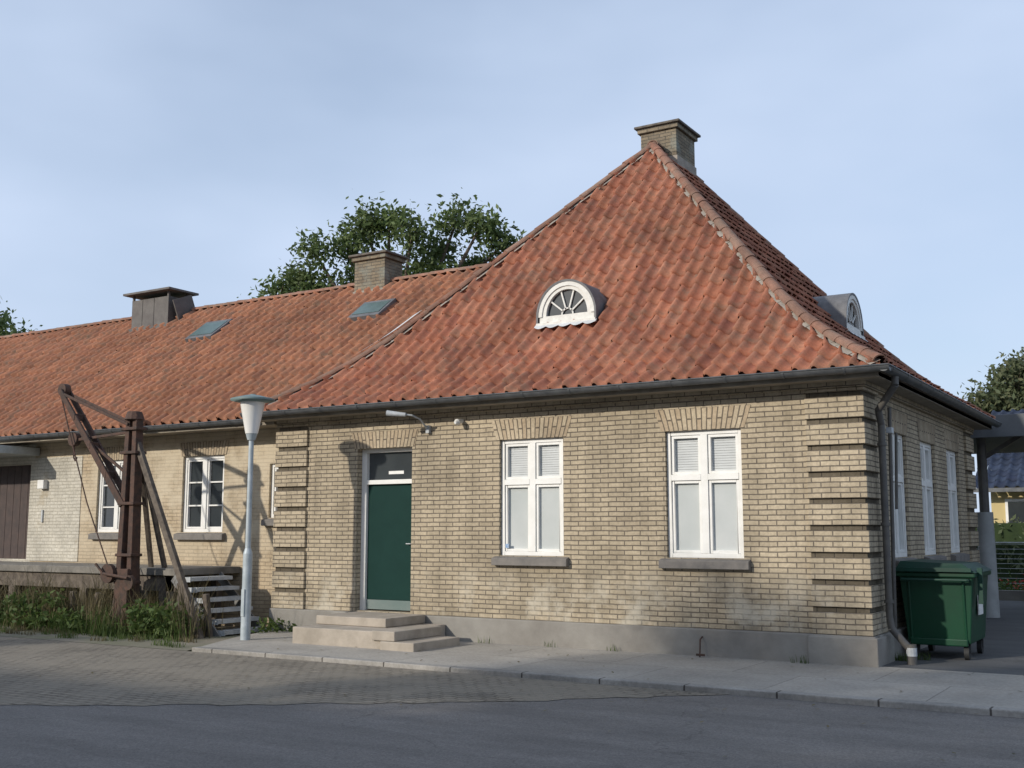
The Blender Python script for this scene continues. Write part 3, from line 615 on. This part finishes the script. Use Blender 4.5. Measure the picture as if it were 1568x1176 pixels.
for x in (x0+.15,x1-.13):
    for y in (y0+.14,y1-.14):
        b.tube((x-.03,y,.085),(x+.03,y,.085),.085,n=18);b.beam((x,y,.09),(x,y+.03,.22),.08,.05)
b.obj('casters',M_rub,B,smooth=True)
b=MB();b.box(x1-.015,x1+.0,y0+.35,y0+.65,.55,.8);b.obj('label',M_white,B)
# ---------------------------------------------------------------- platform canopy right/back
PC=root('platform_canopy')
b=MB();b.box(-9,14,22.5,28,3.42,3.72);b.box(-9.0,14.05,22.42,22.498,3.36,3.78);b.obj('roof_slab',mk('canopy_fascia',(.13,.14,.15),(.09,.10,.105),3,.7),PC,bevel=.01)
b=MB()
for x in (-3.62,2.6,8.8): b.tube((x,23.1,-.0),(x,23.1,1.98),.17,.15,18);
b.obj('column_bases',mk('column_paint',(.42,.43,.42),(.33,.34,.33),4,.8),PC,smooth=True)
b=MB()
for x in (-3.62,2.6,8.8): b.tube((x,23.1,1.98),(x,23.1,3.42),.09,.09,14);b.beam((x,23.1,3.0),(x+.7,23.1,3.42),.08,.08)
b.obj('column_shafts',M_pipe,PC)
NH=root('neighbour_house')
b=MB();b.box(-5.6,14,37,45,-.1,3.05);b.obj('walls',mk('yellow_render',(.60,.48,.24),(.54,.43,.21),1,.9),NH)
b=MB();b.box(-5.2,-4.5,36.95,36.99,1.7,2.6);b.box(-2,-.8,36.95,36.99,1.5,2.6);b.obj('windows',M_white,NH)
b=MB();b.box(-5.12,-4.58,36.93,36.945,1.78,2.52);b.obj('panes',M_glass,NH)
M_blue=tilemat('blue_glazed_tile',[(.035,.05,.09),(.05,.07,.12),(.03,.04,.075)],lich=0)
nzf=lambda f:2.95+2.75*f
tile_panel('roof_front',lambda s,q,z:(s,36.4+q,z),lambda f:-6,lambda f:14.4,4.6,-6,14.4,M_blue,NH,nzf,tw=.3,tl=.36)
b=MB();b.face([(-6,41,5.7),(14.4,41,5.7),(14.4,45.6,2.95),(-6,45.6,2.95)]);b.face([(-5.6,37,3.0),(-5.6,41,5.6),(-5.6,45,3.0)]);b.obj('roof_rear',M_blue,NH)
b=MB();b.box(-6,14.4,36.3,36.42,2.8,2.92);b.obj('gutter',M_gut,NH)
# ---------------------------------------------------------------- foliage
def leaves(centres,sig,n_each,size):
    C=np.asarray(centres,dtype=float);n=len(C)*n_each
    P=np.repeat(C,n_each,0)+rng.normal(0,1,(n,3))*sig*np.array([1,1,.7])
    a=rng.normal(0,1,(n,3));a/=np.linalg.norm(a,axis=1)[:,None]
    t=rng.normal(0,1,(n,3));bb=np.cross(a,t);bb/=np.linalg.norm(bb,axis=1)[:,None]
    s=size*(.6+.8*rng.random((n,1)))
    V=np.stack([P-a*s*.55,P+bb*s*.24,P+a*s*.55,P-bb*s*.24],1).reshape(-1,3)
    F=np.arange(4*n).reshape(n,4);UV=np.repeat(rng.random((n,2))*100,4,0)
    return V,F,UV
def tree(name,base,lobes,trunk_r,ncl,n_each,size,mat,sig=.4,solid=.55,forkf=.55):
    R=root(name);cs=[];b=MB()
    tot=sum(l[3]**2 for l in lobes)
    bx,by,bz=base;fork=Vector((bx,by,bz+(min(l[2] for l in lobes)-bz)*forkf))
    b.tube(base,fork,trunk_r,trunk_r*.75,10)
    for (x,y,z,r) in lobes:
        k=max(3,int(ncl*r*r/tot));d=rng.normal(0,1,(k,3));d/=np.linalg.norm(d,axis=1)[:,None]
        rr=r*(solid+(1-solid)*rng.random((k,1)))*np.array([[1,1,.85]])*(.8+.4*rng.random((k,1)))
        c=np.array([x,y,z])+d*rr;cs.append(c)
        p=fork;q=Vector((x,y,z-r*.2));mid=(p+q)/2+Vector((rng.normal(0,.3),rng.normal(0,.3),.2))
        b.tube(p,mid,trunk_r*.5,trunk_r*.3,7,False);b.tube(mid,q,trunk_r*.3,trunk_r*.12,7,False)
        for cc in c[::2]: b.tube(q,Vector(cc),trunk_r*.09,.010,4,False)
    cs=np.concatenate(cs);V,F,UV=leaves(cs,sig,n_each,size)
    raw_mesh('crown',V,F,mat,R,UV)
    b.obj('trunk_and_limbs',M_bark,R);return R
Rv=np.array([.8504,.5262]);tb=np.array([-25.1,32.7])
def lob(u,z,r,dd=0): p=tb+Rv*u+np.array([-.526,.85])*dd;return (p[0],p[1],z,r)
tree('ash_tree',(tb[0],tb[1],-.1),[lob(-4.6,10.5,.75),lob(-3.9,11.1,.75,.6),lob(-3.1,11.9,.7,-.6),lob(-2.1,12.3,.8),lob(-1.4,13.2,.8,.3),lob(-.5,13.3,.75),lob(.4,12.6,.8,-.8),lob(1.3,12.3,.7,.6),lob(2.0,13.3,.8),lob(2.9,13.0,.75,-.4),lob(3.7,12.4,.7),lob(3.0,11.5,.9,.6),
 lob(1.0,11.2,1.0),lob(-1.2,11.4,1.0),lob(-2.9,10.6,1.0),lob(2.0,10.5,1.2),lob(-.3,10.2,1.3),lob(3.9,10.8,.9)],.35,400,40,.21,M_leaf,.31,.3,.75)
mp_=Rv*(-21.0)+np.array([-.5262,.8504])*45
tree('maple_tree',(mp_[0],mp_[1],-.1),[(mp_[0],mp_[1],9.5,1.1),(mp_[0]-1.2,mp_[1]-.8,10.2,1.3),(mp_[0]+.5,mp_[1]+.5,8.7,1.1),(mp_[0]-1.5,mp_[1],8,1.5)],.3,130,50,.22,M_leaf,.35)
def farp(u,w): p=Rv*u+np.array([-.5262,.8504])*w;return (p[0],p[1])
p0=farp(31.5,69)
tree('oak_tree',(p0[0],p0[1],-.1),[(*farp(29.3,69),9.4,1.1),(*farp(30.3,69.5),9.9,1.1),(*farp(31.6,69),10.9,1.4),(*farp(33.2,70),11.6,1.8),(*farp(32,69),9.2,2.0),(*farp(35.5,69),11.5,2.4),(*farp(31,69),7.5,1.8)],.4,330,45,.34,M_leafd,.42)
HG=root('garden_hedge')
cs=np.column_stack([rng.uniform(-8,14,700),rng.uniform(33.2,34.4,700),rng.uniform(0,1.95,700)])
V,F,UV=leaves(cs,.17,22,.16);raw_mesh('foliage',V,F,M_leafd,HG,UV)
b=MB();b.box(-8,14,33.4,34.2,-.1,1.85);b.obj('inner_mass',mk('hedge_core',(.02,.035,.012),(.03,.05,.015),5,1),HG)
FN=root('wire_fence')
b=MB()
for x in np.arange(-6,14,2.2): b.tube((x,30.5,-.1),(x,30.5,1.35),.035,n=8)
for zz in np.arange(.1,1.35,.12): b.tube((-6,30.5,zz),(13,30.5,zz),.006,n=4)
b.tube((-6,30.5,1.34),(13,30.5,1.34),.02,n=6);b.obj('posts_and_wires',M_galv,FN)
b=MB();b.box(-7,14,29.2,29.4,-.1,.22);b.obj('low_garden_wall',M_plinth)
FB=root('flower_bed')
cs=np.column_stack([rng.uniform(-6,12,260),rng.uniform(29.5,31.5,260),rng.uniform(.0,.35,260)])
V,F,UV=leaves(cs,.15,18,.12);raw_mesh('foliage',V,F,M_weed,FB,UV)
cs=np.column_stack([rng.uniform(-6,12,60),rng.uniform(29.5,30,60),rng.uniform(.3,.42,60)])
V,F,UV=leaves(cs,.1,5,.08);raw_mesh('red_blooms',V,F,mk('red_petals',(.5,.04,.02),(.4,.02,.02),5,.6),FB,UV)
WD=root('weeds')
def blades(n,xr,yr,h,mat,name,par,z=-.05,w=.012,clump=0):
    if clump:
        c=np.column_stack([rng.uniform(*xr,clump),rng.uniform(*yr,clump)]);i=rng.integers(0,clump,n)
        xy=c[i]+rng.normal(0,.13,(n,2))*np.array([1.3,.7]);sc=(.5+rng.random(clump))[i]
    else: xy=np.column_stack([rng.uniform(*xr,n),rng.uniform(*yr,n)]);sc=np.ones(n)
    P=np.column_stack([xy,np.full(n,z)])
    hh=h*sc*(.4+.8*rng.random(n));d=rng.normal(0,.25,(n,2))*hh[:,None];an=rng.random(n)*6.28;ww=np.column_stack([np.cos(an),np.sin(an),np.zeros(n)])*w
    mid=P+np.column_stack([d*.35,hh*.6]);top=P+np.column_stack([d,hh])
    V=np.stack([P-ww,P+ww,mid+ww*.8,mid-ww*.8,mid-ww*.8,mid+ww*.8,top+ww*.1,top-ww*.1],1).reshape(-1,3)
    F=np.arange(8*n).reshape(-1,4);UV=np.repeat(rng.random((n,2))*100,8,0)
    return raw_mesh(name,V,F,mat,par,UV)
blades(3600,(-22,-13.7),(12.1,13.0),.32,M_weed,'grass_blades',WD,w=.008,clump=60)
blades(3200,(-22,-13.7),(12.3,13.1),.68,M_dry,'dry_stalks',WD,w=.006,clump=45)
cs=[]
for (xa,xb,k_,hh) in ((-21.5,-20.0,40,.62),(-19.6,-18.4,34,.4),(-17.9,-16.6,34,.5),(-16.4,-15.8,14,.25),(-14.9,-13.7,34,.38)):
    for k in range(k_): cs.append((rng.uniform(xa,xb),rng.uniform(12.05,12.9),rng.uniform(-.03,hh)))
V,F,UV=leaves(cs,.10,34,.10);raw_mesh('broad_leaves',V,F,M_weed,WD,UV)
cs=[(rng.uniform(-13.3,-12.8),rng.uniform(13.4,13.95),rng.uniform(0,.2)) for k in range(10)]
V,F,UV=leaves(cs,.08,20,.08);raw_mesh('corner_weeds',V,F,M_weed,WD,UV)
GT=root('grass_tufts')
for (x,y,n) in ((-3.35,14.75,120),(-3.2,15.0,60),(-7.0,13.88,14),(-9.05,13.88,14),(-8.0,13.9,10),(-4.4,13.84,18),(-12.2,13.88,30)):
    blades(n,(x-.12,x+.12),(y-.04,y+.03),.10,M_weed,'tuft',GT,z=0,w=.004)
cs=np.column_stack([rng.uniform(-22,-12.8,70),rng.uniform(11.4,12.1,70)])
for i,(x,y) in enumerate(cs): blades(35,(x-.15,x+.15),(y-.08,y+.08),.10,M_weed if i%2 else M_dry,'verge_tuft',GT,z=-.05,w=.005)
n=160;P=np.column_stack([rng.uniform(-13,3,n),rng.uniform(8,13.9,n)]);zz=np.where(P[:,1]>11.4,.006,-.045)
keep=~((P[:,1]>11.15)&(P[:,1]<11.4));P=P[keep];zz=zz[keep];n=len(P)
a=rng.random(n)*6.28;u=np.column_stack([np.cos(a),np.sin(a),rng.normal(0,.15,n)])*.03;v=np.column_stack([-np.sin(a),np.cos(a),np.zeros(n)])*.015
c=np.column_stack([P,zz+.006]);V=np.stack([c-u,c+v,c+u,c-v],1).reshape(-1,3)
raw_mesh('fallen_leaves',V,np.arange(4*n).reshape(n,4),M_dry,None,np.repeat(rng.random((n,2))*100,4,0))
# ---------------------------------------------------------------- things behind the photographer (cast the street's shade)
OH=root('row_house')
b=MB();b.box(-46,8,-16,-8.4,-.1,5.9);b.obj('walls',M_brickw,OH)
b=MB();b.face([(-46.5,-7.9,5.7),(8.5,-7.9,5.7),(8.5,-12.2,9.3),(-46.5,-12.2,9.3)]);b.face([(-46.5,-12.2,9.3),(8.5,-12.2,9.3),(8.5,-16.5,5.7),(-46.5,-16.5,5.7)])
b.face([(-46,-8.4,5.9),(-46,-16,5.9),(-46,-12.2,9.2)]);b.face([(8,-8.4,5.9),(8,-12.2,9.2),(8,-16,5.9)]);b.obj('roof',M_tile2,OH)
for (x,zt,r) in ((-14.5,8.6,1.5),(-11.2,8.1,1.6),(-7.6,8.0,1.7),(-3.2,8.0,1.8),(-24.5,7.0,1.1)):
    tree('linden_tree',(x,-6,-.1),[(x,-6,zt,r),(x+.9,-5.6,zt-.9,r*.8),(x-.8,-6.3,zt-1.1,r*.75)],.16,70,45,.26,M_leaf,.32)
# ---------------------------------------------------------------- light
el=math.radians(22);az=math.radians(26)
d=Vector((math.sin(az)*math.cos(el),math.cos(az)*math.cos(el),-math.sin(el)))
sl=bpy.data.lights.new('sun','SUN');sl.energy=3.3;sl.angle=math.radians(1.2);sl.color=(1,.93,.82)
so=bpy.data.objects.new('sun',sl);so.rotation_euler=d.to_track_quat('-Z','Y').to_euler();so.location=(-20,-30,30);scene.collection.objects.link(so)
w=bpy.data.worlds.new('World');scene.world=w;w.use_nodes=True;nt=w.node_tree;bg=nt.nodes['Background']
sk=nd(nt,'ShaderNodeTexSky',sky_type='NISHITA');sk.sun_disc=False;sk.sun_elevation=el;sk.sun_rotation=math.radians(206);sk.altitude=0;sk.air_density=1.0;sk.dust_density=1.5;sk.ozone_density=2.0
tc=nd(nt,'ShaderNodeTexCoord').outputs['Generated']
cl=ramp(nt,noise(nt,vscale(nt,tc,(1,1,2.2),(.3,.2,0)),2.0,4,.5),[(.36,.0),(.66,.34)])
sp=nd(nt,'ShaderNodeSeparateXYZ');nt.links.new(tc,sp.inputs[0])
hz=ramp(nt,sp.outputs['Z'],[(0,.80),(.18,.64),(.5,.46),(1,.44)])
ad=nd(nt,'ShaderNodeMath',operation='ADD',use_clamp=True);nt.links.new(cl,ad.inputs[0]);nt.links.new(hz,ad.inputs[1])
col=mix(nt,sk.outputs[0],(4.2,5.0,6.4),ad.outputs[0])
nt.links.new(col,bg.inputs[0]);bg.inputs[1].default_value=.15
# ---------------------------------------------------------------- camera
cam=bpy.data.cameras.new('camera');cam.lens=39.2;cam.sensor_width=36;cam.clip_end=2000;cam.clip_start=.1
co=bpy.data.objects.new('camera',cam);co.location=(0,0,1.6);co.rotation_euler=(math.radians(90+7.57),0,math.radians(31.75));scene.collection.objects.link(co);scene.camera=co
scene.view_settings.view_transform='Standard';scene.view_settings.look='None';scene.view_settings.exposure=0
